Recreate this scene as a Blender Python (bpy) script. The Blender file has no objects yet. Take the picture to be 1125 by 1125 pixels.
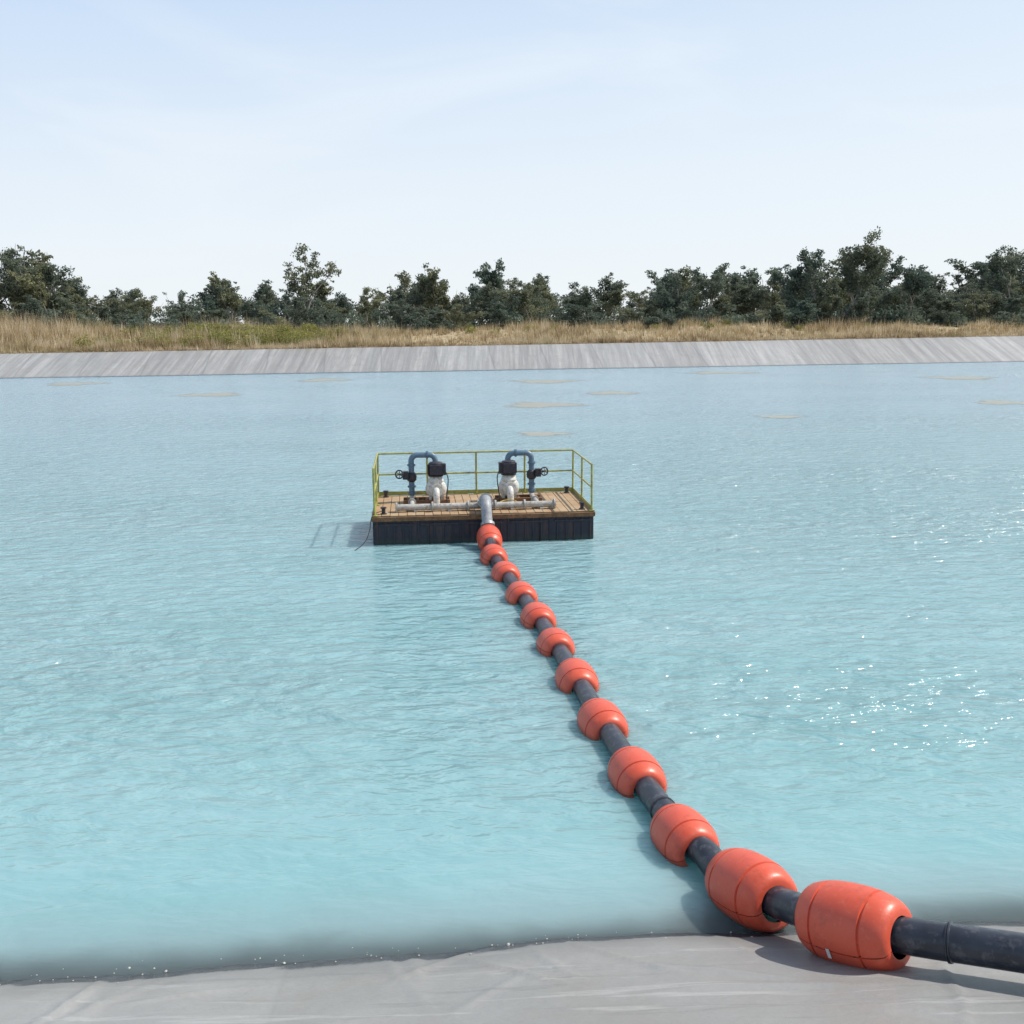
import bpy, math, random
import numpy as np
from mathutils import Vector, Matrix, Quaternion
random.seed(7); rng=np.random.default_rng(7)
scene=bpy.context.scene
try:
    scene.view_settings.view_transform='Standard'; scene.view_settings.look='None'; scene.view_settings.exposure=0
except Exception as e: print(e)

# ------------------------------------------------------------ materials
class NT:
    def __init__(s,name):
        s.m=bpy.data.materials.new(name); s.m.use_nodes=True; s.t=s.m.node_tree; s.t.nodes.clear()
        s.out=s.n('ShaderNodeOutputMaterial'); s.p=s.n('ShaderNodeBsdfPrincipled'); s.l(s.p.outputs[0],s.out.inputs[0])
    def n(s,t,**k):
        x=s.t.nodes.new(t)
        for a,b in k.items(): setattr(x,a,b)
        return x
    def l(s,a,b): s.t.links.new(a,b)
    def coord(s,scale=(1,1,1),rot=(0,0,0),kind='Object'):
        tc=s.n('ShaderNodeTexCoord'); mp=s.n('ShaderNodeMapping'); mp.inputs['Scale'].default_value=scale; mp.inputs['Rotation'].default_value=rot
        s.l(tc.outputs[kind],mp.inputs[0]); return mp.outputs[0]
    def noise(s,vec,scale,detail=4,rough=.55,dist=0,kind=None):
        x=s.n('ShaderNodeTexNoise')
        if kind: x.noise_type=kind
        s.l(vec,x.inputs['Vector']); x.inputs['Scale'].default_value=scale
        x.inputs['Detail'].default_value=detail; x.inputs['Roughness'].default_value=rough; x.inputs['Distortion'].default_value=dist
        return x.outputs['Fac']
    def ramp(s,fac,stops,interp='LINEAR'):
        r=s.n('ShaderNodeValToRGB'); r.color_ramp.interpolation=interp; e=r.color_ramp.elements
        while len(e)<len(stops): e.new(.5)
        for i,(p,c) in enumerate(stops):
            e[i].position=p
            e[i].color=(c,c,c,1) if isinstance(c,(int,float)) else tuple(c)[:3]+(1,)
        s.l(fac,r.inputs[0]); return r.outputs[0]
    def mix(s,f,a,b,mode='MIX'):
        x=s.n('ShaderNodeMix',data_type='RGBA',blend_type=mode)
        for i,v in ((0,f),(6,a),(7,b)):
            if isinstance(v,(int,float)): x.inputs[i].default_value=v if i==0 else (v,v,v,1)
            elif isinstance(v,tuple): x.inputs[i].default_value=v[:3]+(1,)
            else: s.l(v,x.inputs[i])
        return x.outputs[2]
    def math(s,op,a,b=0,c=None,clamp=False):
        x=s.n('ShaderNodeMath',operation=op,use_clamp=clamp)
        for i,v in enumerate((a,b,c)):
            if v is None: continue
            if isinstance(v,(int,float)): x.inputs[i].default_value=v
            else: s.l(v,x.inputs[i])
        return x.outputs[0]
    def maprange(s,v,a,b,c=0,d=1,smooth=False):
        x=s.n('ShaderNodeMapRange'); x.clamp=True
        if smooth: x.interpolation_type='SMOOTHSTEP'
        s.l(v,x.inputs[0])
        for i,k in enumerate((a,b,c,d)): x.inputs[i+1].default_value=k
        return x.outputs[0]
    def bump(s,h,strength=.3,dist=.05,normal=None):
        b=s.n('ShaderNodeBump'); b.inputs['Strength'].default_value=strength; b.inputs['Distance'].default_value=dist
        s.l(h,b.inputs['Height'])
        if normal is not None: s.l(normal,b.inputs['Normal'])
        return b.outputs[0]
    def set(s,**k):
        for a,b in k.items():
            inp=s.p.inputs[a.replace('_',' ')]
            if isinstance(b,(int,float)): inp.default_value=b
            elif isinstance(b,tuple): inp.default_value=b[:3]+(1,)
            else: s.l(b,inp)
        return s
def simple(name,col,rough=.6,metal=0,var=.25,scale=6,dirt=None,bump=.1):
    t=NT(name); v=t.coord(); n=t.noise(v,scale,4,.6)
    a=tuple(x*(1-var) for x in col); b=tuple(min(1,x*(1+var)) for x in col)
    c=t.ramp(n,[(.3,a),(.7,b)])
    if dirt:
        n2=t.noise(v,scale*2.3,4,.7); c=t.mix(t.ramp(n2,[(.52,0),(.66,1)]),c,dirt)
    t.set(Base_Color=c,Roughness=rough,Metallic=metal)
    t.set(Normal=t.bump(n,bump,.02)); return t.m

# ------------------------------------------------------------ mesh builder
class MB:
    def __init__(s): s.v=[];s.f=[];s.m=[];s.s=[]
    def add(s,vs,fs,mat=0,smooth=False):
        o=len(s.v); s.v+= [tuple(x) for x in vs]
        for f in fs: s.f.append(tuple(i+o for i in f)); s.m.append(mat); s.s.append(smooth)
    def box(s,c,d,mat=0,rot=0):
        x,y,z=d[0]/2,d[1]/2,d[2]/2; cr,sr=math.cos(rot),math.sin(rot); vs=[]
        for a in(-x,x):
            for b in(-y,y):
                for e in(-z,z): vs.append((c[0]+a*cr-b*sr,c[1]+a*sr+b*cr,c[2]+e))
        s.add(vs,[(0,1,3,2),(4,6,7,5),(0,4,5,1),(2,3,7,6),(0,2,6,4),(1,5,7,3)],mat)
    def tube(s,pts,r,seg=12,mat=0,caps=True):
        pts=[Vector(p) for p in pts]; n=len(pts)
        if not hasattr(r,'__len__'): r=[r]*n
        vs=[];fs=[];up=None
        for i,p in enumerate(pts):
            t=(pts[min(i+1,n-1)]-pts[max(i-1,0)]).normalized()
            if up is None:
                up=Vector((0,0,1)) if abs(t.z)<.9 else Vector((1,0,0))
            a=(up-t*up.dot(t)).normalized(); b=t.cross(a); up=a
            for k in range(seg):
                th=2*math.pi*k/seg; vs.append(p+(a*math.cos(th)+b*math.sin(th))*r[i])
        for i in range(n-1):
            for k in range(seg):
                k2=(k+1)%seg; fs.append((i*seg+k,i*seg+k2,(i+1)*seg+k2,(i+1)*seg+k))
        s.add(vs,fs,mat,True)
        if caps:
            s.add(vs[:seg],[tuple(range(seg))[::-1]],mat); s.add(vs[-seg:],[tuple(range(seg))],mat)
    def lathe(s,prof,origin,axis,seg=32,mat=0,a0=0,a1=2*math.pi,ref=None):
        ax=Vector(axis).normalized(); ref=Vector(ref) if ref else (Vector((0,0,1)) if abs(ax.z)<.9 else Vector((1,0,0)))
        a=(ref-ax*ref.dot(ax)).normalized(); b=ax.cross(a); o=Vector(origin)
        full=abs(a1-a0-2*math.pi)<1e-6; cnt=seg if full else seg+1; vs=[];fs=[]
        for (h,r) in prof:
            for k in range(cnt):
                th=a0+(a1-a0)*k/seg; vs.append(o+ax*h+(a*math.cos(th)+b*math.sin(th))*r)
        for i in range(len(prof)-1):
            for k in range(seg):
                k2=(k+1)%cnt; fs.append((i*cnt+k,i*cnt+k2,(i+1)*cnt+k2,(i+1)*cnt+k))
        s.add(vs,fs,mat,True)
        if not full:
            for k in (0,seg): s.add([vs[i*cnt+k] for i in range(len(prof))],[tuple(range(len(prof)))],mat)
    def torus(s,c,axis,R,r,mat=0,seg=24,ms=8):
        ax=Vector(axis).normalized(); ref=Vector((0,0,1)) if abs(ax.z)<.9 else Vector((1,0,0))
        a=(ref-ax*ref.dot(ax)).normalized(); b=ax.cross(a); c=Vector(c); vs=[];fs=[]
        for i in range(seg):
            th=2*math.pi*i/seg; d=a*math.cos(th)+b*math.sin(th)
            for j in range(ms):
                ph=2*math.pi*j/ms; vs.append(c+d*(R+r*math.cos(ph))+ax*r*math.sin(ph))
        for i in range(seg):
            for j in range(ms):
                i2=(i+1)%seg;j2=(j+1)%ms; fs.append((i*ms+j,i2*ms+j,i2*ms+j2,i*ms+j2))
        s.add(vs,fs,mat,True)
    def obj(s,name,mats,parent=None,bevel=0,sharp=35,loc=None,rotz=None):
        me=bpy.data.meshes.new(name); me.from_pydata(s.v,[],s.f)
        for m in mats: me.materials.append(m)
        me.polygons.foreach_set('material_index',s.m); me.polygons.foreach_set('use_smooth',s.s)
        me.update()
        try: me.set_sharp_from_angle(angle=math.radians(sharp))
        except Exception as e: pass
        o=bpy.data.objects.new(name,me); scene.collection.objects.link(o)
        if bevel:
            b=o.modifiers.new('bev','BEVEL'); b.width=bevel; b.segments=2; b.limit_method='ANGLE'; b.angle_limit=math.radians(50)
        if parent: o.parent=parent
        if loc: o.location=loc
        if rotz is not None: o.rotation_euler=(0,0,rotz)
        return o
def empty(name,loc=(0,0,0),rotz=0):
    e=bpy.data.objects.new(name,None); e.empty_display_size=.3; scene.collection.objects.link(e); e.location=loc; e.rotation_euler=(0,0,rotz); return e
def npmesh(name,V,F,mats,parent=None,attr=None,midx=None,smooth=None):
    me=bpy.data.meshes.new(name); nv=len(V); nf,k=F.shape
    me.vertices.add(nv); me.vertices.foreach_set('co',V.astype(np.float32).ravel())
    me.loops.add(nf*k); me.loops.foreach_set('vertex_index',F.astype(np.int32).ravel())
    me.polygons.add(nf); me.polygons.foreach_set('loop_start',np.arange(0,nf*k,k,dtype=np.int32))
    try: me.polygons.foreach_set('loop_total',np.full(nf,k,dtype=np.int32))
    except Exception: pass
    if midx is not None: me.polygons.foreach_set('material_index',midx.astype(np.int32))
    me.update(calc_edges=True)
    for m in mats: me.materials.append(m)
    if attr is not None:
        a=me.attributes.new('tint','FLOAT','FACE'); a.data.foreach_set('value',attr.astype(np.float32))
    if smooth: me.polygons.foreach_set('use_smooth',np.ones(nf,dtype=bool))
    o=bpy.data.objects.new(name,me); scene.collection.objects.link(o)
    if parent: o.parent=parent
    return o

# ------------------------------------------------------------ light / sky
el=math.radians(50); az=math.radians(78)
S=Vector((math.sin(az)*math.cos(el),math.cos(az)*math.cos(el),math.sin(el)))
sun=bpy.data.lights.new('sun','SUN'); sun.energy=4.8; sun.angle=math.radians(.5); sun.color=(1,.95,.87)
so=bpy.data.objects.new('sun',sun); scene.collection.objects.link(so); so.rotation_euler=S.to_track_quat('Z','Y').to_euler(); so.location=(20,20,40)
w=bpy.data.worlds.new('World'); scene.world=w; w.use_nodes=True; t=w.node_tree; t.nodes.clear()
def wn(k,**a):
    x=t.nodes.new(k)
    for p,q in a.items(): setattr(x,p,q)
    return x
wo=wn('ShaderNodeOutputWorld'); bg=wn('ShaderNodeBackground'); bg.inputs[1].default_value=.115
sky=wn('ShaderNodeTexSky',sky_type='NISHITA'); sky.sun_disc=False; sky.sun_elevation=el; sky.sun_rotation=az; sky.air_density=1.0; sky.dust_density=1.5; sky.ozone_density=1.2
tc=wn('ShaderNodeTexCoord'); sp=wn('ShaderNodeSeparateXYZ'); t.links.new(tc.outputs['Generated'],sp.inputs[0])
def wmr(inp,a,b,c,d):
    m=wn('ShaderNodeMapRange'); t.links.new(inp,m.inputs[0])
    for i,k in enumerate((a,b,c,d)): m.inputs[i+1].default_value=k
    return m.outputs[0]
def wmix(f,a,b):
    m=wn('ShaderNodeMix',data_type='RGBA')
    for i,v in ((0,f),(6,a),(7,b)):
        if isinstance(v,tuple): m.inputs[i].default_value=v
        elif isinstance(v,float): m.inputs[i].default_value=v
        else: t.links.new(v,m.inputs[i])
    return m.outputs[2]
side=wmr(sp.outputs[0],-.5,.6,0,1)
hazeup=wmix(side,(4.6,6.2,8.5,1),(6.1,7.3,8.7,1))
g1=wn('ShaderNodeValToRGB'); g1.color_ramp.elements[0].position=0; g1.color_ramp.elements[0].color=(1,1,1,1); g1.color_ramp.elements[1].position=.34; g1.color_ramp.elements[1].color=(0,0,0,1)
e=g1.color_ramp.elements.new(.13); e.color=(.72,.72,.72,1)
t.links.new(sp.outputs[2],g1.inputs[0])
haze=wmix(g1.outputs[0],hazeup,(8.05,8.5,8.75,1))
hf=wmr(sp.outputs[2],.25,.9,.92,.2)
base=wmix(hf,sky.outputs[0],haze)
mp=wn('ShaderNodeMapping'); mp.inputs['Scale'].default_value=(1.0,1.0,4); mp.inputs['Rotation'].default_value=(0,.45,.3); t.links.new(tc.outputs['Generated'],mp.inputs[0])
nz=wn('ShaderNodeTexNoise'); nz.inputs['Scale'].default_value=2.2; nz.inputs['Detail'].default_value=5; nz.inputs['Distortion'].default_value=.8; t.links.new(mp.outputs[0],nz.inputs[0])
cl=wmr(nz.outputs[0],.5,.8,0,.5)
t.links.new(wmix(cl,base,(8.0,8.4,8.7,1)),bg.inputs[0]); t.links.new(bg.outputs[0],wo.inputs[0])

# ------------------------------------------------------------ camera
p=math.radians(10.28); roll=math.radians(.5)
F=Vector((0,math.cos(p),-math.sin(p))); U=Vector((0,math.sin(p),math.cos(p))); R=Vector((1,0,0))
R2=R*math.cos(roll)-U*math.sin(roll); U2=U*math.cos(roll)+R*math.sin(roll)
M=Matrix((R2,U2,-F)).transposed().to_4x4(); M.translation=Vector((0,0,5))
cam=bpy.data.cameras.new('camera'); cam.lens=36.06; cam.sensor_width=36; cam.clip_end=6000; cam.clip_start=.1
co=bpy.data.objects.new('camera',cam); scene.collection.objects.link(co); co.matrix_world=M; scene.camera=co

# ------------------------------------------------------------ terrain
SH=7.62
def yn(x): return SH+.085*x+.045*math.sin(x*.9+1)+.025*math.sin(x*2.3)+.012*math.sin(x*5.1+.7)
def yf(x): return 119+.185*x+.25*math.sin(x*.21)
def zc(x): return max(2.0,min(3.4,2.68+.005*x))
RB=1.75
def rise(x,d):
    k=min(1,max(0,d/24)); k=k*k*(3-2*k)
    return zc(x)+k*(RB+.25*math.sin(x*.07)+.15*math.sin(x*.19+2))
xs=np.unique(np.concatenate([np.linspace(-3000,-160,8),np.linspace(-160,-12,60),np.linspace(-12,-6,60),np.linspace(-6,7,300),np.linspace(7,12,50),np.linspace(12,190,70),np.linspace(190,3000,8)]))
def sheet(name,prof,mat,sub=0):
    V=[];n=None
    for x in xs:
        xc=max(-160,min(190,x)); row=prof(x,xc); n=len(row)
        for (y,z) in row: V.append((x,y,z))
    Fs=[]
    for i in range(len(xs)-1):
        for j in range(n-1): Fs.append((i*n+j,(i+1)*n+j,(i+1)*n+j+1,i*n+j+1))
    return npmesh(name,np.array(V),np.array(Fs),[mat],smooth=True)
def an(xc): return yn(xc) if abs(xc)<12 else SH+.085*xc*.3
def gprof(x,xc):
    a=an(xc); b=yf(xc); r=[(-2500,3.1),(-60,3.1),(-12,3.05),(a-9.1,2.98),(a-8.6,2.6),(a,-.35),(a+6,-3),(b-8,-3),(b,-.3),(b+3*(zc(xc))-.2,zc(xc)-.35),(b+3*zc(xc)+.12,zc(xc)-.02)]
    for d in (1,3,5,8,12,16,20,24,30,45,70): r.append((b+3*zc(xc)+d,rise(xc,d)))
    r+= [(400,rise(xc,99)),(3500,4.6)]
    return r
rw=random.Random(21); FOLDS=[]
for i in range(42):
    FOLDS.append((rw.uniform(-5,5.5),rw.uniform(4.6,7.5),rw.choice((-62,-18,12,28,55,80))+rw.gauss(0,9),rw.uniform(.8,2.8),rw.uniform(.025,.06),rw.uniform(.010,.028)))
FA=[(fx,fy,math.cos(math.radians(d)),math.sin(math.radians(d)),L_,w_,h_) for fx,fy,d,L_,w_,h_ in FOLDS]
def wrinkle(x,y):
    w=0
    for fx,fy,c_,s_,L_,w_,h_ in FA:
        dx=x-fx; dy=y-fy; u=dx*c_+dy*s_
        if abs(u)>L_/2: continue
        v_=-dx*s_+dy*c_+.12*math.sin(u*1.8+fx*3)
        if abs(v_)>w_*4: continue
        w+=h_*math.exp(-(v_/w_)**2)*math.cos(math.pi*u/L_)
    return w
def lprof(x,xc):
    a=an(xc); b=yf(xc); r=[]
    zs=[2.95-k*.06 for k in range(29)]+[1.25-k*.0105 for k in range(132)]+[-.15-.1*k for k in range(6)]
    for z in zs:
        y=a-3*z
        fade=max(0,min(1,(z+.02)/.15))*.85+.15
        near=abs(x)<8
        z2=z+.014*math.sin(y*1.7+x*.5)*fade+.010*math.sin(x*1.3+y*.8)*fade+(wrinkle(x,y)*fade if near and z<1.3 else 0)
        r.append((y,z2))
    r+=[(a+6,-2.5),(b-7.5,-2.5)]
    zz=zc(xc)
    for k in range(7):
        z=-.8+(zz+.8)*k/6; r.append((b+3*z,z))
    r.append((b+3*zz+.25,zz+.03)); r.append((b+3*zz+.5,zz-.1))
    return r
g=NT('dry_ground'); v=g.coord(); n1=g.noise(v,.12,4); n2=g.noise(v,1.5,4,.7)
c=g.mix(g.ramp(n1,[(.35,0),(.65,1)]),(.38,.29,.17),(.24,.20,.10)); c=g.mix(g.ramp(n2,[(.4,0),(.7,1)]),c,(.42,.34,.22))
g.set(Base_Color=c,Roughness=.95,Normal=g.bump(n2,.6,.1))
sheet('ground',gprof,g.m)
L=NT('plastic_liner'); v=L.coord()
big=L.noise(v,.35,4,.6,.3); mid=L.noise(v,1.6,5,.6); fine=L.noise(v,28,4,.7)
vs=L.coord((1.1,.05,.05),(0,0,.13)); streak=L.noise(vs,1.0,6,.75)
vs2=L.coord((3.2,.12,.12),(0,0,-.08)); streak2=L.noise(vs2,1.0,4,.7)
base=L.ramp(big,[(.35,(.26,.26,.252)),(.65,(.345,.342,.33))])
base=L.mix(L.ramp(mid,[(.35,.6),(.7,0)]),base,(.225,.222,.212))
base=L.mix(L.math('MULTIPLY',L.ramp(fine,[(.3,1),(.6,0)]),.25),base,(.17,.17,.165))
sx=L.n('ShaderNodeSeparateXYZ'); L.l(L.coord(),sx.inputs[0])
farm=L.maprange(sx.outputs[1],40,60)
st=L.mix(L.ramp(streak,[(.38,0),(.62,1)]),(.21,.205,.20),(.43,.42,.405))
st=L.mix(L.ramp(streak2,[(.45,0),(.7,.75)]),st,(.16,.158,.155))
nearm=L.math('SUBTRACT',1,farm)
base=L.mix(farm,base,st)
wob=L.noise(L.coord((.2,.2,.2)),1,2)
sxx=L.math('ADD',L.math('MULTIPLY',sx.outputs[0],1/6.5),L.math('ADD',L.math('MULTIPLY',sx.outputs[1],.018),L.math('MULTIPLY',wob,.05)))
shf=L.math('ADD',sxx,100.62); fr=L.math('FRACT',shf); d=L.math('ABSOLUTE',L.math('SUBTRACT',fr,.5))
wnz=L.n('ShaderNodeTexWhiteNoise',noise_dimensions='1D'); L.l(L.math('FLOOR',L.math('ADD',shf,.5)),wnz.inputs['W'])
base=L.mix(.35,base,L.mix(wnz.outputs['Value'],(.25,.245,.235),(.40,.40,.39)))
seamf=L.maprange(d,.006,.02,1,0); seam=L.maprange(d,.001,.004,1,0)
base=L.mix(L.math('MULTIPLY',L.math('MULTIPLY',seamf,farm),.4),base,(.14,.14,.14))
base=L.mix(L.math('MULTIPLY',seam,.25),base,(.2,.2,.19))
for rot_,sc_,col_ in ((.5,(1,14,14),(.44,.435,.425)),(-.35,(1,11,11),(.18,.178,.17))):
    q=L.noise(L.coord(sc_,(0,0,rot_)),.55,3,.5,.15); base=L.mix(L.math('MULTIPLY',nearm,L.ramp(q,[(.60,0),(.66,.45),(.70,0)])),base,col_)
st3=L.noise(v,.9,5,.7,.8); base=L.mix(L.ramp(st3,[(.50,0),(.68,.4)]),base,(.23,.21,.18))
zz=L.math('ADD',sx.outputs[2],L.math('MULTIPLY',L.math('SUBTRACT',L.noise(v,3.0,4),.5),.05))
wet=L.maprange(zz,.032,.052,1,0,True); damp=L.maprange(zz,.03,.20,.5,0,True)
base=L.mix(damp,base,(.15,.15,.145))
base=L.mix(wet,base,L.mix(L.noise(v,12,4,.7),(.018,.025,.035),(.08,.09,.095)))
L.set(Base_Color=base,Roughness=L.mix(wet,.45,.15)); 
h=L.math('ADD',L.math('MULTIPLY',mid,.6),L.math('MULTIPLY',fine,.04))
L.set(Normal=L.bump(h,.6,.07))
sheet('reservoir_liner',lprof,L.m)
V=[];Fq=[]; X_=np.arange(-158,188,.35); r_=random.Random(3)
for i,x in enumerate(X_):
    y=yf(x)+3*zc(x)+.35; h=.05+.10*abs(math.sin(x*.8)*math.sin(x*.23))+r_.uniform(0,.07)
    z=zc(x)
    V+=[(x,y-.18+r_.uniform(-.05,.05),z-.05),(x,y+r_.uniform(-.05,.1),z+h),(x,y+.55,z+h*.7),(x,y+1.0,z-.06)]
for i in range(len(X_)-1):
    for j in range(3): a=i*4+j; Fq.append((a,a+4,a+5,a+1))
npmesh('anchor_trench_earth',np.array(V),np.array(Fq),[simple('dark_earth',(.12,.085,.055),.95,0,.4,2,(.25,.2,.13),.4)])

# ------------------------------------------------------------ water
W=NT('milky_water'); v=W.coord()
sx=W.n('ShaderNodeSeparateXYZ'); W.l(v,sx.inputs[0])
dist=W.math('SUBTRACT',sx.outputs[1],W.math('ADD',W.math('MULTIPLY',sx.outputs[0],.085),SH))
nn=W.noise(v,.8,3,.5,.3); dd=W.math('ADD',dist,W.math('MULTIPLY',W.math('SUBTRACT',nn,.5),.5))
deep=W.maprange(dd,-.3,1.4,0,1,True)
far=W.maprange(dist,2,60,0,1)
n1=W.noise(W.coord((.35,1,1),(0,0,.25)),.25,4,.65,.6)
cdeep=W.mix(far,(.200,.375,.395),(.295,.43,.50))  # paler and bluer far out: sky reflection painted into the water colour
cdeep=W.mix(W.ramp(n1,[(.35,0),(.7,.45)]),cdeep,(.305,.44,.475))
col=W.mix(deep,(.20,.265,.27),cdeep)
alpha=W.maprange(dd,-.05,.5,.40,1,True)
r1=W.noise(W.coord((1,1.9,1),(0,0,-.35)),2.4,2,.5,.4)
r2=W.noise(W.coord((1,2.4,1),(0,0,.12)),.8,4,.6,.6)
r3=W.noise(W.coord((1,1.6,1),(0,0,.6)),8,2,.55)
hh=W.math('ADD',W.math('MULTIPLY',r1,.6),W.math('ADD',W.math('MULTIPLY',r2,1.0),W.math('MULTIPLY',r3,.05)))
lull=W.ramp(W.noise(W.coord((.5,1,1),(0,0,-.3)),.10,3,.6),[(.38,.5),(.6,1)])
calm=W.math('MULTIPLY',W.maprange(dist,.2,5,.12,1),lull)
b=W.n('ShaderNodeBump'); b.inputs['Distance'].default_value=.30; W.l(calm,b.inputs['Strength']); W.l(hh,b.inputs['Height'])
W.set(Base_Color=col,Roughness=.11,IOR=1.35,Alpha=alpha,Normal=b.outputs[0])
W.p.subsurface_method='BURLEY'; W.p.inputs['Subsurface Weight'].default_value=.75
W.p.inputs['Subsurface Radius'].default_value=(.5,.8,.8); W.p.inputs['Subsurface Scale'].default_value=.75
npmesh('water',np.array([(-165,-2,0),(195,-2,0),(195,160,0),(-165,95,0)],float),np.array([[0,1,2,3]]),[W.m])

P=NT('pale_scum'); v=P.coord(); n=P.noise(P.coord((.6,1.2,1)),2.2,4,.7)
at=P.n('ShaderNodeAttribute',attribute_name='edge'); 
al=P.math('MULTIPLY',P.maprange(P.math('ADD',P.math('MULTIPLY',n,1.1),P.math('SUBTRACT',at.outputs['Fac'],.68)),.0,.6),.85)
P.set(Base_Color=P.mix(n,(.27,.29,.27),(.40,.39,.33)),Roughness=.7,Alpha=al)
pv=[];pf=[];pe=[]
for (x,y,wd,dp) in [(2,66,5.8,5.4),(1.5,48,2.8,2.4),(-23,79,6,5),(3.1,94,7,7),(7.5,77,4.5,4.5),(-18,100,6,7),(14.7,56,2.8,2.4),(31,64.5,4.5,4),(-41,97,6,7),(22,108,9,6),(41,94,7,7)]:
    o=len(pv); pv.append((x,y,.005)); pe.append(1); N=40; ph=random.random()*6
    for ring in (.6,1):
        for k in range(N):
            a=2*math.pi*k/N; r=ring*(1+.18*math.sin(3*a+ph)+.1*math.sin(5*a+2*ph)+.06*math.sin(11*a))
            pv.append((x+math.cos(a)*wd/2*r,y+math.sin(a)*dp/2*r,.005)); pe.append(.75 if ring<1 else 0)
    for k in range(N):
        k2=(k+1)%N; pf.append((o,o+1+k,o+1+k2)); pf.append((o+1+k,o+1+N+k,o+1+N+k2)); pf.append((o+1+k,o+1+N+k2,o+1+k2))
po=npmesh('floating_scum_patches',np.array(pv),np.array(pf),[P.m])
a=po.data.attributes.new('edge','FLOAT','POINT'); a.data.foreach_set('value',pe)

mb=MB()
for i in range(65):
    x=random.uniform(-4.6,3.6)
    if random.random()<.5: x=random.choice([-3.5,-.9,.1,.5,-2.3])+random.gauss(0,.4)
    y=yn(x)+random.gauss(.0,.08); z=max(.0,(yn(x)-y)/3)+.004; r=random.uniform(.003,.008)*(1.8 if random.random()<.12 else 1)
    pr=[(-r*.6,.0003),(-r*.4,r*.8),(0,r*1.1),(r*.4,r*.7),(r*.6,.0003)]
    mb.lathe(pr,(x,y,z+r*.3),(random.gauss(0,.2),random.gauss(0,.2),1),6)
mb.obj('shoreline_pebbles',[simple('pale_pebble',(.45,.43,.39),.7,0,.3,40)])

# ------------------------------------------------------------ floating pipeline
org=NT('faded_orange_plastic'); v=org.coord(); n=org.noise(v,3,4,.6); n2=org.noise(v,22,5,.7); n3=org.noise(org.coord((1,1,1)),9,4,.7)
c=org.mix(n,(.58,.070,.035),(.70,.120,.062)); c=org.mix(org.ramp(n2,[(.55,0),(.75,.35)]),c,(.72,.25,.16)); c=org.mix(org.ramp(n3,[(.54,0),(.70,.5)]),c,(.33,.07,.04))
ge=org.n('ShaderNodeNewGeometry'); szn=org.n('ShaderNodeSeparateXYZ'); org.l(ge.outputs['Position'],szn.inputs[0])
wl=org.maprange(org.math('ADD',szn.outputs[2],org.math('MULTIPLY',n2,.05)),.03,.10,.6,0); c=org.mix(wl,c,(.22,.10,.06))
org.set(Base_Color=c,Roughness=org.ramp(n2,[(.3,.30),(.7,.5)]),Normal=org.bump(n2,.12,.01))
blk=simple('black_hdpe',(.030,.034,.046),.30,0,.35,5,(.08,.083,.095),.08)
strap=simple('dark_strap',(.02,.02,.02),.6)
steel=simple('galvanised_steel',(.42,.43,.44),.45,.5,.2,12,(.25,.2,.16))
tagm=simple('white_tag',(.7,.7,.68),.5)
pc=[(-.52,22.95,.20),(-.40,21.62,.06),(-.14,20.16,.03),(.16,18.45,.03),(.43,16.94,.03),(.663,15.46,.03),(.895,13.86,.03),(1.116,12.23,.04),(1.358,10.68,.05),(1.644,9.24,.08),(2.03,8.13,.20),(2.56,7.08,.51)]
tail=[(3.52,6.36,.74),(4.7,5.5,1.03),(6.6,4.25,1.42),(9.0,2.9,1.9),(13,.6,2.75),(17,-1.8,3.25),(26,-7,3.3)]
head=[(-.62,24.05,.93),(-.61,23.72,.97),(-.60,23.5,.86),(-.58,23.36,.60)]
def cr_spline(P,n=10):
    P=[Vector(q) for q in P]; out=[]
    for i in range(len(P)-1):
        a=P[max(i-1,0)];b=P[i];c=P[i+1];d=P[min(i+2,len(P)-1)]
        for k in range(n):
            s=k/n; out.append(.5*((2*b)+(-a+c)*s+(2*a-5*b+4*c-d)*s*s+(-a+3*b-3*c+d)*s**3))
    out.append(P[-1]); return out
pl=empty('floating_pipeline')
line=cr_spline(pc+tail,10)
mb=MB(); mb.tube([q+Vector((0,0,.05 if i<95 else 0)) for i,q in enumerate(line)],.132,20)
for idx in (116,52,86):
    a=line[idx]+Vector((0,0,.05 if idx<95 else 0)); ax=(line[idx+1]-line[idx-1]).normalized()
    mb.lathe([(-.018,.131),(-.012,.142),(-.003,.144),(0,.135),(.003,.144),(.012,.142),(.018,.131)],a,ax,20)
mb.obj('pipe',[blk],pl)
half=[(-.365,.145),(-.365,.180),(-.358,.202),(-.342,.222),(-.315,.240),(-.28,.255),(-.24,.267),(-.205,.275),(-.200,.264),(-.186,.264),(-.181,.280),(-.13,.286),(-.07,.290),(0,.2915)]
prof=half+[(-h,r) for h,r in half[-2::-1]]
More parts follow.
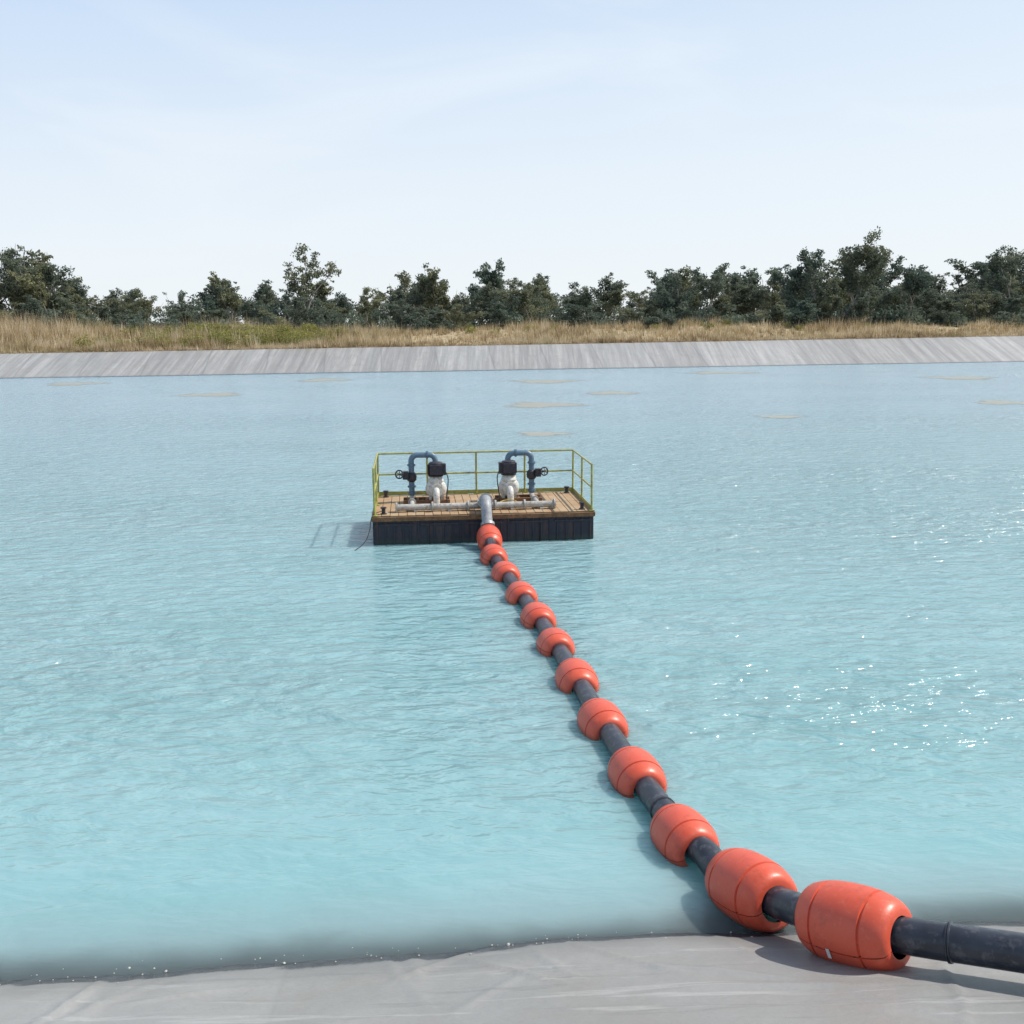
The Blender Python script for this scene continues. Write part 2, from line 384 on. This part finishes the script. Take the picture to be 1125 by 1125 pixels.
for i,q in enumerate(pc):
    q=Vector(q); full=pc+tail; nx=Vector(full[i+1]); pv_=Vector(pc[i-1]) if i else Vector((-.56,23.3,.55))
    ax=(nx-pv_).normalized(); 
    if i==0: ax=Vector((.1,-1,-.28)).normalized()
    ax=(ax+Vector((random.gauss(0,.03),random.gauss(0,.03),random.gauss(0,.02)))).normalized()
    tw=random.uniform(-.3,.3)+1.57 + (.25 if i==11 else 0)
    sc=1.0+random.uniform(-.03,.03)+(.06 if i>=10 else 0)
    pr=[(h*sc,r*sc) for h,r in prof]
    g_=.022
    m=MB()
    m.lathe(pr,q,ax,28,0,tw+g_,tw+math.pi-g_); m.lathe(pr,q,ax,28,0,tw+math.pi+g_,tw+2*math.pi-g_)
    m.lathe([(h*.985,r*.955) for h,r in pr[1:-1]],q,ax,28,1)
    ref=Vector((0,0,1)); aa=(ref-ax*ref.dot(ax)).normalized(); bb=ax.cross(aa)
    for side_ in (0,1):
        th=tw+math.pi*side_; dv=aa*math.cos(th)+bb*math.sin(th); tv=-aa*math.sin(th)+bb*math.cos(th)
        for hx in (-.15,.15):
            c0=q+ax*hx*sc+dv*.272*sc
            m.tube([c0-tv*.02,c0+tv*.02],.011,8,1)
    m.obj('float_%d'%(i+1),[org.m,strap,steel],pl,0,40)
    if i==11:
        k=MB(); best=None
        for sgn in (0,1):
            th=tw+math.pi*sgn; dv=aa*math.cos(th)+bb*math.sin(th)
            if best is None or dv.dot(Vector((-.2,-1,.3)))>best[0]: best=(dv.dot(Vector((-.2,-1,.3))),dv,-aa*math.sin(th)+bb*math.cos(th))
        dv,tv=best[1],best[2]; c0=q-ax*.05+dv*.311+tv*.02
        vv=[c0+ax*x_+tv*y_+dv*z_ for z_ in(0,.004) for (x_,y_) in((-.014,-.04),(.014,-.04),(.014,.04),(-.014,.04))]
        k.add(vv,[(4,5,6,7),(3,2,1,0),(0,1,5,4),(1,2,6,5),(2,3,7,6),(3,0,4,7)]); k.obj('tag',[tagm],pl)
hose=simple('grey_hose',(.30,.31,.33),.5,0,.2,8,(.2,.19,.17))
mb=MB(); hl=cr_spline(head+[(-.55,23.2,.38),pc[0]],8); mb.tube(hl,[.125]*len(hl),18)
for i in (3,28): 
    ax=(hl[i+1]-hl[i-1]).normalized(); mb.lathe([(-.03,.12),(-.03,.165),(.03,.165),(.03,.12)],hl[i],ax,20,1)
mb.obj('riser_hose',[hose,steel],pl)

# ------------------------------------------------------------ pump pontoon
pt=empty('pump_pontoon',(-.645,23.62,0),math.radians(5.5))
hullm=NT('dark_hull'); v=hullm.coord(); n=hullm.noise(v,2.5,4,.7); n2=hullm.noise(hullm.coord((3,3,.5)),3,4,.7)
c=hullm.mix(n,(.010,.011,.024),(.028,.026,.042)); c=hullm.mix(hullm.ramp(n2,[(.50,0),(.70,.8)]),c,(.080,.038,.035)); sz=hullm.n('ShaderNodeSeparateXYZ'); hullm.l(v,sz.inputs[0])
c=hullm.mix(hullm.maprange(sz.outputs[2],.03,.16,.7,0,True),c,(.035,.06,.05))
hullm.set(Base_Color=c,Roughness=.5,Normal=hullm.bump(n,.4,.04))
wood=NT('weathered_deck'); v=wood.coord(); n=wood.noise(wood.coord((1,.25,1)),9,4,.7); n2=wood.noise(v,1.7,4,.6)
c=wood.mix(n,(.24,.145,.07),(.44,.29,.16)); c=wood.mix(wood.ramp(n2,[(.4,0),(.65,.6)]),c,(.44,.34,.22)); wood.set(Base_Color=c,Roughness=.8,Normal=wood.bump(n,.3,.01))
rustm=simple('rusty_beam',(.20,.10,.045),.8,0,.4,8,(.08,.05,.035),.2)
yel=simple('yellow_rail_paint',(.36,.35,.09),.45,0,.25,5,(.20,.17,.07))
mb=MB()
mb.box((0,1.5,.2),(5.16,2.96,.76),0)
for i in range(27):
    x=-2.5+i*5.0/26; mb.box((x+random.gauss(0,.01),.012,.27),(.035,.05,.56),0)
for i in range(15):
    for sx_ in (-2.58,2.58): mb.box((sx_,.12+i*2.76/14,.27),(.05,.035,.56),0)
for x in (-1.3,0,1.3): mb.box((x,-.0,.2),(.012,.06,.72),1)
for i in range(5): mb.box((-2.1+i*1.05,-.005,.47),(.9,.03,.05),0)
mb.obj('hull',[hullm.m,strap],pt,.008)
mb=MB()
mb.box((0,-.02,.61),(5.24,.06,.1),0); mb.box((0,3.02,.61),(5.24,.06,.1),0)
for s_ in (-2.6,2.6): mb.box((s_,1.5,.61),(.06,2.98,.1),0)
mb.obj('edge_beams',[rustm],pt,.006)
mb=MB(); nP=26
for i in range(nP):
    x=-2.5+i*(5.0/(nP-1)); dz=random.uniform(-.004,.006)
    mb.box((x,1.5,.665+dz),(.188,2.92+random.uniform(-.03,.03),.035),0)
mb.obj('deck_planks',[wood.m],pt,.004)
mb=MB(); zt=.68; H=1.1; r=.026
X0,X1,Y0,Y1=-2.55,2.55,.05,2.95
posts=[(X0,Y0),(X1,Y0),(X0,Y1),(X1,Y1),(X0,1.5),(X1,1.5),(-1.27,Y1),(0,Y1),(1.27,Y1)]
for (x,y) in posts:
    mb.tube([(x,y,zt),(x+random.gauss(0,.008),y,zt+H)],r,10); mb.box((x,y,zt+.012),(.13,.13,.02))
def railrun(pts,z): mb.tube([(a,b,z) for a,b in pts],.023,10)
for z in (zt+H,zt+.56):
    railrun([(X0,Y0),(X0,Y1)],z); railrun([(X1,Y0),(X1,Y1)],z); railrun([(X0,Y1),(X1,Y1)],z)
for s_ in (X0,X1): mb.box((s_,1.5,zt+.06),(.012,2.9,.1))
mb.box((0,Y1,zt+.06),(5.1,.012,.1))
mb.obj('guard_rail',[yel],pt)
blue=simple('blue_grey_pipe_paint',(.10,.175,.25),.4,0,.2,9,(.2,.22,.23))
dark=simple('motor_housing',(.022,.022,.035),.5,0,.3,12,(.09,.05,.04))
cream=simple('pump_casing',(.62,.61,.57),.5,0,.12,8,(.36,.30,.24))
pipeg=simple('manifold_pipe',(.42,.41,.38),.5,0,.2,6,(.24,.19,.14))
def flange(m,c,ax,r,t_=.03,mat=0):
    m.lathe([(-t_/2,.001),(-t_/2,r),(t_/2,r),(t_/2,.001)],c,ax,20,mat)
    A=Vector(ax).normalized(); ref=Vector((0,0,1)) if abs(A.z)<.9 else Vector((1,0,0)); a=(ref-A*ref.dot(A)).normalized(); b_=A.cross(a)
    for k in range(8):
        th=k*math.pi/4; q=Vector(c)+(a*math.cos(th)+b_*math.sin(th))*r*.82; m.tube([q-A*(t_/2+.015),q+A*(t_/2+.015)],.011,6,mat)
def pump(xm,sgn,name):
    e=empty(name); e.parent=pt; e.location=(xm,1.75,.685); D=.60*sgn
    m=MB()
    for yy in (-.24,.24): m.box((D*.4,yy,.05),(1.15,.07,.1),0)
    for xx in (-.25,.0,.25,.75): m.box((D*.4+(xx-.25)*.9,0,.05),(.06,.41,.1),0)
    m.obj('base_frame',[rustm],e,.005)
    m=MB()
    m.lathe([(-.15,.10),(-.145,.17),(-.10,.23),(-.03,.262),(.03,.262),(.10,.23),(.145,.17),(.15,.10),(.15,.001)],(0,0,.34),(0,1,0),28,0)
    m.lathe([(-.15,.11),(-.22,.10),(-.27,.10)],(0,0,.34),(0,1,0),20,0); flange(m,(0,-.27,.34),(0,1,0),.165,.035,0)
    m.lathe([(-.10,.001),(-.10,.17),(-.02,.2),(.06,.17),(.12,.12)],(0,0,.56),(0,0,1),20,0)
    m.box((-.15,0,.15),(.07,.26,.16),0); m.box((.15,0,.15),(.07,.26,.16),0)
    m.tube([(0,-.30,.34),(0,-.40,.33),(0,-.46,.26),(0,-.47,.12),(0,-.47,-.02)],.08,14,0)
    m.obj('pump_casing',[cream],e)
    m=MB()
    m.lathe([(.0,.001),(.0,.19),(.03,.19),(.03,.165),(.30,.165),(.30,.18),(.34,.17),(.36,.12),(.365,.001)],(0,-.02,.66),(0,0,1),24,0)
    for k in range(24):
        a=2*math.pi*k/24; m.box((.18*math.cos(a),-.02+.18*math.sin(a),.83),(.05,.010,.25),0,a)
    m.box((0,-.2,.84),(.3,.12,.24),0); m.box((-.19*sgn,-.06,.84),(.12,.22,.28),0)
    m.obj('motor',[dark],e,.004)
    m=MB()
    r_=.15; top=1.17; tb=.072
    path=[(0,.20,.45),(0,.20,top-r_)]
    path+= [(0+sgn*(r_-r_*math.cos(a)),.20,top-r_+r_*math.sin(a)) for a in np.linspace(0,math.pi/2,7)[1:]]
    path+= [(D-sgn*(r_-r_*math.sin(a)),.20,top-r_+r_*math.cos(a)) for a in np.linspace(0,math.pi/2,7)]
    path+= [(D,.20,.16)]
    m.tube(path,tb,16,0)
    for zf in (.92,.38,.22): flange(m,(D,.20,zf),(0,0,1),.105,.025,0)
    flange(m,(sgn*.2,.20,top),(1,0,0),.1,.025,0)
    m.obj('discharge_pipe',[blue],e)
    m=MB()
    m.lathe([(-.12,.075),(-.08,.12),(0,.13),(.08,.12),(.12,.075)],(D,.20,.62),(0,0,1),18,0)
    m.tube([(D,.20,.62),(D+sgn*.14,.14,.66)],.07,12,0); m.box((D+sgn*.15,.10,.68),(.14,.16,.2),0)
    m.tube([(D+sgn*.2,.06,.7),(D+sgn*.3,0,.72)],.02,8,0)
    m.torus((D+sgn*.3,0,.72),(sgn*.4,-1,.1),.10,.018,0)
    for k in range(3):
        a=k*math.pi/3; A=Vector((sgn*.4,-1,.1)).normalized(); q=Vector((0,0,1)); q=(q-A*q.dot(A)).normalized(); b_=A.cross(q); d_=(q*math.cos(a)+b_*math.sin(a))*.10
        c_=Vector((D+sgn*.3,0,.72)); m.tube([c_-d_,c_+d_],.010,6,0)
    m.obj('gate_valve',[dark],e,.004)
    m=MB()
    m.tube([(D,.20,.2),(D,.18,.12),(D,.08,.09),(D,-1.25,.09)],.06,12,0); flange(m,(D,-.5,.09),(0,1,0),.1,.03,0)
    m.obj('lateral_pipe',[pipeg],e)
    m=MB(); m.tube(cr_spline([(-.2*sgn,-.1,.85),(-.30*sgn,-.14,.6),(-.26*sgn,-.3,.1),(-.4*sgn,-.9,.03),(-.2*sgn,-1.2,.03)],6),.014,6); m.obj('power_cable',[strap],e)
pump(-1.08,-1,'pump_a'); pump(.74,1,'pump_b')
mb=MB()
mb.tube([(-2.05,.5,.79),(1.72,.5,.79)],.078,16,0)
for x in (-2.05,-1.2,-.35,.3,1.0,1.72): flange(mb,(x,.5,.79),(1,0,0),.125,.035,0)
mb.tube([(0,.5,.79),(0.02,.40,.86),(0.02,.30,.93)],.11,16,0); flange(mb,(0.02,.38,.9),(0,.8,-.5),.16,.035,0)
for x in (-1.6,-.8,.7,1.4): mb.box((x,.5,.70),(.08,.24,.05),0)
mb.obj('discharge_manifold',[pipeg],pt)
mb=MB()
for i in range(5): mb.torus((.55+.02*i,.85-.01*i,.70+.022*i),(random.gauss(0,.08),random.gauss(0,.08),1),.17+.01*i,.013,0,28,6)
mb.obj('cable_coil',[simple('yellow_cable',(.5,.36,.06),.5)],pt)
mb=MB()
for (x,y) in ((-2.35,.25),(2.35,.25),(-2.35,2.7),(2.35,2.7)):
    mb.lathe([(0,.075),(.02,.075),(.025,.045),(.13,.045),(.14,.07),(.17,.07),(.18,.001)],(x,y,.685),(0,0,1),14)
mb.obj('mooring_bollards',[dark],pt)
mb=MB(); mb.tube(cr_spline([(-2.35,.2,.78),(-2.6,.0,.7),(-2.68,-.1,.35),(-2.8,-.3,.12),(-3.1,-.6,-.05)],6),.010,6); mb.obj('mooring_rope',[strap],pt)

# ------------------------------------------------------------ vegetation
def foliage(name,c1,c2,c3):
    m=NT(name); at=m.n('ShaderNodeAttribute',attribute_name='tint'); oi=m.n('ShaderNodeObjectInfo')
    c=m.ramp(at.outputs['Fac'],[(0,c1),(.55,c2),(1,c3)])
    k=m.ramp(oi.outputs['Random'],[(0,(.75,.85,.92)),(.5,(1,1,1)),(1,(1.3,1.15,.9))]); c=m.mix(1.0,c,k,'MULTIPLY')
    m.t.nodes.remove(m.p); df=m.n('ShaderNodeBsdfDiffuse'); m.l(c,df.inputs[0])
    tr=m.n('ShaderNodeBsdfTranslucent'); m.l(c,tr.inputs[0]); ms=m.n('ShaderNodeMixShader'); ms.inputs[0].default_value=.35
    m.l(df.outputs[0],ms.inputs[1]); m.l(tr.outputs[0],ms.inputs[2]); m.l(ms.outputs[0],m.out.inputs[0]); return m.m
leafm=foliage('hazed_eucalypt_leaves',(.090,.112,.092),(.155,.185,.140),(.25,.27,.195))  # leaf greens lifted and cooled: distance haze put into the colour
shrubm=foliage('shrub_leaves',(.12,.14,.055),(.22,.235,.09),(.36,.34,.155))
bark=simple('pale_bark',(.30,.27,.24),.85,0,.35,3)
def leaves(centers,radii,n_per,size,r):
    Vs=[];T=[]
    for (c,rad) in zip(centers,radii):
        n=max(8,int(n_per*(rad[0]**1.5))); d=r.normal(size=(n,3)); d/=np.linalg.norm(d,axis=1)[:,None]; k=r.random(n)**.5
        k=k*(1+.25*np.sin(d[:,0]*5+c[0])*np.sin(d[:,2]*4+c[1]))
        pos=np.array(c)+d*k[:,None]*np.array(rad)
        a=r.normal(size=(n,3)); a/=np.linalg.norm(a,axis=1)[:,None]; b=r.normal(size=(n,3)); b=np.cross(a,b); b/=np.linalg.norm(b,axis=1)[:,None]
        s=size*(.5+r.random(n))[:,None]
        q=np.stack([pos-a*s,pos+b*s*.45,pos+a*s,pos-b*s*.45],1); Vs.append(q.reshape(-1,3))
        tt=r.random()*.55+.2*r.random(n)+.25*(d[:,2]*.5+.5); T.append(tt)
    V=np.concatenate(Vs); return V,np.arange(len(V)).reshape(-1,4),np.concatenate(T)
def tree_mesh(name,H,seed,nc=60,base=.25,size=.19,npl=95,open_=False,wide=1.0,low=16):
    r=np.random.default_rng(seed); rn=random.Random(seed); mb=MB(); sites=[]
    def limb(p0,d,L,r0,depth):
        pts=[p0];q=p0.copy();dd=d.copy()
        for i in range(4):
            dd=(dd+Vector((rn.gauss(0,.13),rn.gauss(0,.13),rn.gauss(.03,.08)))).normalized(); q=q+dd*L/4; pts.append(q.copy())
            if depth<=1: sites.append(q.copy())
        mb.tube(pts,[r0*(1-.16*i) for i in range(5)],6,1,False)
        if depth==0: return
        for k in range(rn.choice((4,4,5)) if depth==2 else rn.choice((2,3))):
            a=rn.uniform(0,6.28); sp=rn.uniform(.35,.95)*wide; nd=(dd+Vector((math.cos(a)*sp,math.sin(a)*sp,rn.uniform(-.1,.45)))).normalized()
            limb(pts[rn.choice((1,2,3,4,4))] if depth==2 else pts[rn.choice((2,3,4))],nd,L*rn.uniform(.5,.72),r0*.5,depth-1)
    for k in range(rn.choice((1,2))):
        limb(Vector((k*.3,0,-.3)),Vector((rn.gauss(0,.1)+k*.2,rn.gauss(0,.1),1)).normalized(),H*.46,H*.016,2)
    rn.shuffle(sites); zs=max(s_.z for s_ in sites); cs=[];rs=[]
    for s_ in sites[:nc]:
        t_=s_.z/zs; z=t_*H*.93
        if z<H*base: continue
        k=rn.uniform(.035,.085)*H*(1.15-.35*t_)
        cs.append((s_.x+rn.gauss(0,.03*H),s_.y+rn.gauss(0,.03*H),z)); rs.append((k*rn.uniform(1.0,1.4),k*rn.uniform(1.0,1.4),k*rn.uniform(.7,1.05)))
    if not open_:
        for i in range(low):
            a=rn.uniform(0,6.28); q=rn.uniform(.05,.25)*H; k=rn.uniform(.06,.11)*H
            cs.append((q*math.cos(a),q*math.sin(a),rn.uniform(.1,.6)*H)); rs.append((k*1.3,k*1.3,k))
    f=H*.93/zs
    V,Fq,T=leaves(cs,rs,npl,size,r)
    bv=np.array(mb.v)*np.array([1,1,f]); bf=np.array(mb.f)
    VV=np.concatenate([V,bv]); FF=np.concatenate([Fq,bf+len(V)])
    mi=np.concatenate([np.zeros(len(Fq)),np.ones(len(bf))]); at=np.concatenate([T,np.zeros(len(bf))])
    return npmesh(name,VV,FF,[leafm,bark],attr=at,midx=mi)
GZ=4.3
prof_px=[(-60,298),(0,294),(40,278),(80,290),(105,316),(150,314),(180,314),(210,324),(265,302),(310,318),(340,298),(370,312),(400,309),(425,319),(455,296),(490,299),(515,315),(550,291),(580,296),(620,303),(650,305),(680,305),(720,304),(735,299),(770,291),(800,298),(840,292),(870,288),(905,274),(940,278),(980,286),(1020,290),(1050,299),(1080,292),(1105,279),(1140,280),(1200,290)]
PX=[(a-562)/1127*168 for a,b in prof_px]; PH=[(358-(a-562)*.0089-b)/1127*168+5-GZ for a,b in prof_px]
def hgt(x): return float(np.interp(x,PX,PH))
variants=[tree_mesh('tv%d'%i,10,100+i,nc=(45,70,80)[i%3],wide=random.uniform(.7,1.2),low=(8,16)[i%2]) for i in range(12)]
meshes=[o.data for o in variants]
for o in variants: bpy.data.objects.remove(o)
row=empty('distant_tree_row')
def inst(me,name,loc,s,sz=None,parent=None):
    o=bpy.data.objects.new(name,me); scene.collection.objects.link(o); o.location=loc; o.rotation_euler=(0,0,random.uniform(0,6.28)); o.scale=(s*random.uniform(.9,1.2),s*random.uniform(.9,1.2),sz or s)
    if parent: o.parent=parent
    return o
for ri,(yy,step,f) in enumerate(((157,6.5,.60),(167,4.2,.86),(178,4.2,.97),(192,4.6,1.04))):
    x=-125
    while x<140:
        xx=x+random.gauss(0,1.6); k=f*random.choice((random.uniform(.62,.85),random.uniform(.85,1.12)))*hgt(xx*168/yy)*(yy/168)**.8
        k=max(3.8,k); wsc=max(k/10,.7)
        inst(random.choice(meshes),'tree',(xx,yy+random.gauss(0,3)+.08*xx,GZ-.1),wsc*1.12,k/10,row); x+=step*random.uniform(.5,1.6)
for (px,top) in ((14,282),(42,266),(66,277),(86,291),(265,297),(340,271),(455,290),(480,296),(550,286),(770,286),(885,274),(908,259),(932,272),(985,283),(1103,268),(1122,273)):
    x=(px-562)/1127*168; H=(358-(px-562)*.0089-top)/1127*168+5-GZ
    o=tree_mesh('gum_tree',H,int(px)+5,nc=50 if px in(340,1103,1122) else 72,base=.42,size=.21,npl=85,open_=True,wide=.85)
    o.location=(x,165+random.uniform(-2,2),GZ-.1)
cs=[];rs=[]
for i in range(620):
    x=random.uniform(-125,135); yy=random.choice((153,158,164,175,200,206)); y=yy+random.gauss(0,1.5)+.1*x; k=random.uniform(.6,1.8)
    zt_=3.6 if yy>190 else 1.4
    cs.append((x,y,GZ+.1+random.random()*k*zt_)); rs.append((k*1.3,k*1.2,k))
V,Fq,T=leaves(cs,rs,75,.26,np.random.default_rng(5)); npmesh('understorey_shrubs',V,Fq,[leafm],attr=T*.8)
def bank_z(x,y): return rise(x,y-(yf(x)+3*zc(x)))
cs=[];rs=[]
for i in range(190):
    x=random.gauss(-34,7) if i<150 else random.uniform(-58,60); x=min(x,-23) if i<150 else x
    d=random.uniform(3,20) if i<150 else random.uniform(14,24); y=yf(x)+3*zc(x)+d; k=random.uniform(.45,1.1) if i<150 else random.uniform(.3,.65)
    cs.append((x,y,bank_z(x,y)+k*.7)); rs.append((k*1.6,k*1.4,k*1.0))
V,Fq,T=leaves(cs,rs,290,.12,np.random.default_rng(9)); npmesh('green_bushes',V,Fq,[shrubm],attr=T)
def bush(x,d,w_,h_,n,seed):
    y=yf(x)+3*zc(x)+d; z=bank_z(x,y); r=random.Random(seed); cs=[];rs=[]
    for i in range(n):
        a=r.uniform(0,6.28); q=r.random()**.6*w_/2; hh_=h_*(1-(q/(w_/2))**2*.6)*r.uniform(.3,.8); k=r.uniform(.35,.6)
        cs.append((x+q*math.cos(a),y+q*math.sin(a)*.8,z+hh_)); rs.append((k,k,k*.8))
    V,Fq,T=leaves(cs,rs,420,.14,np.random.default_rng(seed)); o=npmesh('bush',V,Fq,[leafm],attr=T*.7)
bush(21.5,19,4.4,3.0,30,3); bush(57,20,5.5,2.6,26,4); bush(62,22,4,2.2,18,8)
gm=NT('dry_grass'); at=gm.n('ShaderNodeAttribute',attribute_name='tint'); v=gm.coord(); n=gm.noise(gm.coord((1,1.5,1)),.09,3)
c=gm.ramp(at.outputs['Fac'],[(0,(.18,.135,.075)),(.35,(.41,.31,.18)),(.75,(.62,.50,.33)),(1,(.75,.67,.51))])
c=gm.mix(gm.ramp(n,[(.50,0),(.68,.4)]),c,(.34,.31,.14))
gm.t.nodes.remove(gm.p); df=gm.n('ShaderNodeBsdfDiffuse'); tr=gm.n('ShaderNodeBsdfTranslucent'); ms=gm.n('ShaderNodeMixShader'); ms.inputs[0].default_value=.4
gm.l(c,df.inputs[0]); gm.l(c,tr.inputs[0]); gm.l(df.outputs[0],ms.inputs[1]); gm.l(tr.outputs[0],ms.inputs[2]); gm.l(ms.outputs[0],gm.out.inputs[0])
NTu=28000; X=rng.uniform(-95,110,NTu); D=np.where(rng.random(NTu)<.3,rng.uniform(.3,4,NTu),rng.uniform(1,34,NTu))
dens=.5+.5*np.sin(X*.35+D*.2)*np.sin(X*.13+1.3+D*.11)
keep=rng.random(NTu)<(.4+.6*dens); X=X[keep];D=D[keep]
YF=119+.185*X+.25*np.sin(X*.21); ZC=np.clip(2.68+.005*X,2,3.4); Y=YF+3*ZC+D
K=np.clip(D/24,0,1); K=K*K*(3-2*K); Z=ZC+K*(RB+.25*np.sin(X*.07)+.15*np.sin(X*.19+2))
hs=(.45+.75*rng.random(len(X))**1.6)*np.where(D<3,.65,1)*(1+.5*(np.sin(X*.22)*np.sin(X*.051+2))+.4*np.sin(X*.9+D*.6)*np.sin(X*.37+D)); hs=np.where((X<-30)&(D>2),hs*2.0,hs*1.2)
tint=np.clip(rng.normal(.52,.2,len(X))+.32*np.sin(X*.3+D*.3)*np.sin(X*.11+D*.7),0,1)
Vs=[];Ts=[]
for b_ in range(8):
    a=rng.uniform(0,2*np.pi,len(X)); o_=rng.uniform(0,.3,len(X)); lean=rng.uniform(.05,.45,len(X))*hs; h_=hs*rng.uniform(.6,1.1,len(X)); wd=rng.uniform(.02,.055,len(X))
    bx=X+np.cos(a)*o_; by=Y+np.sin(a)*o_; a2=rng.uniform(0,np.pi,len(X))
    p0=np.stack([bx-np.cos(a2)*wd,by-np.sin(a2)*wd,Z-.05],1); p1=np.stack([bx+np.cos(a2)*wd,by+np.sin(a2)*wd,Z-.05],1); p2=np.stack([bx+np.cos(a)*lean,by+np.sin(a)*lean,Z+h_],1)
    Vs.append(np.stack([p0,p1,p2],1).reshape(-1,3)); Ts.append(np.clip(tint+rng.normal(0,.12,len(X)),0,1))
V=np.concatenate(Vs); npmesh('dry_grass',V,np.arange(len(V)).reshape(-1,3),[gm.m],attr=np.concatenate(Ts))
print('done')
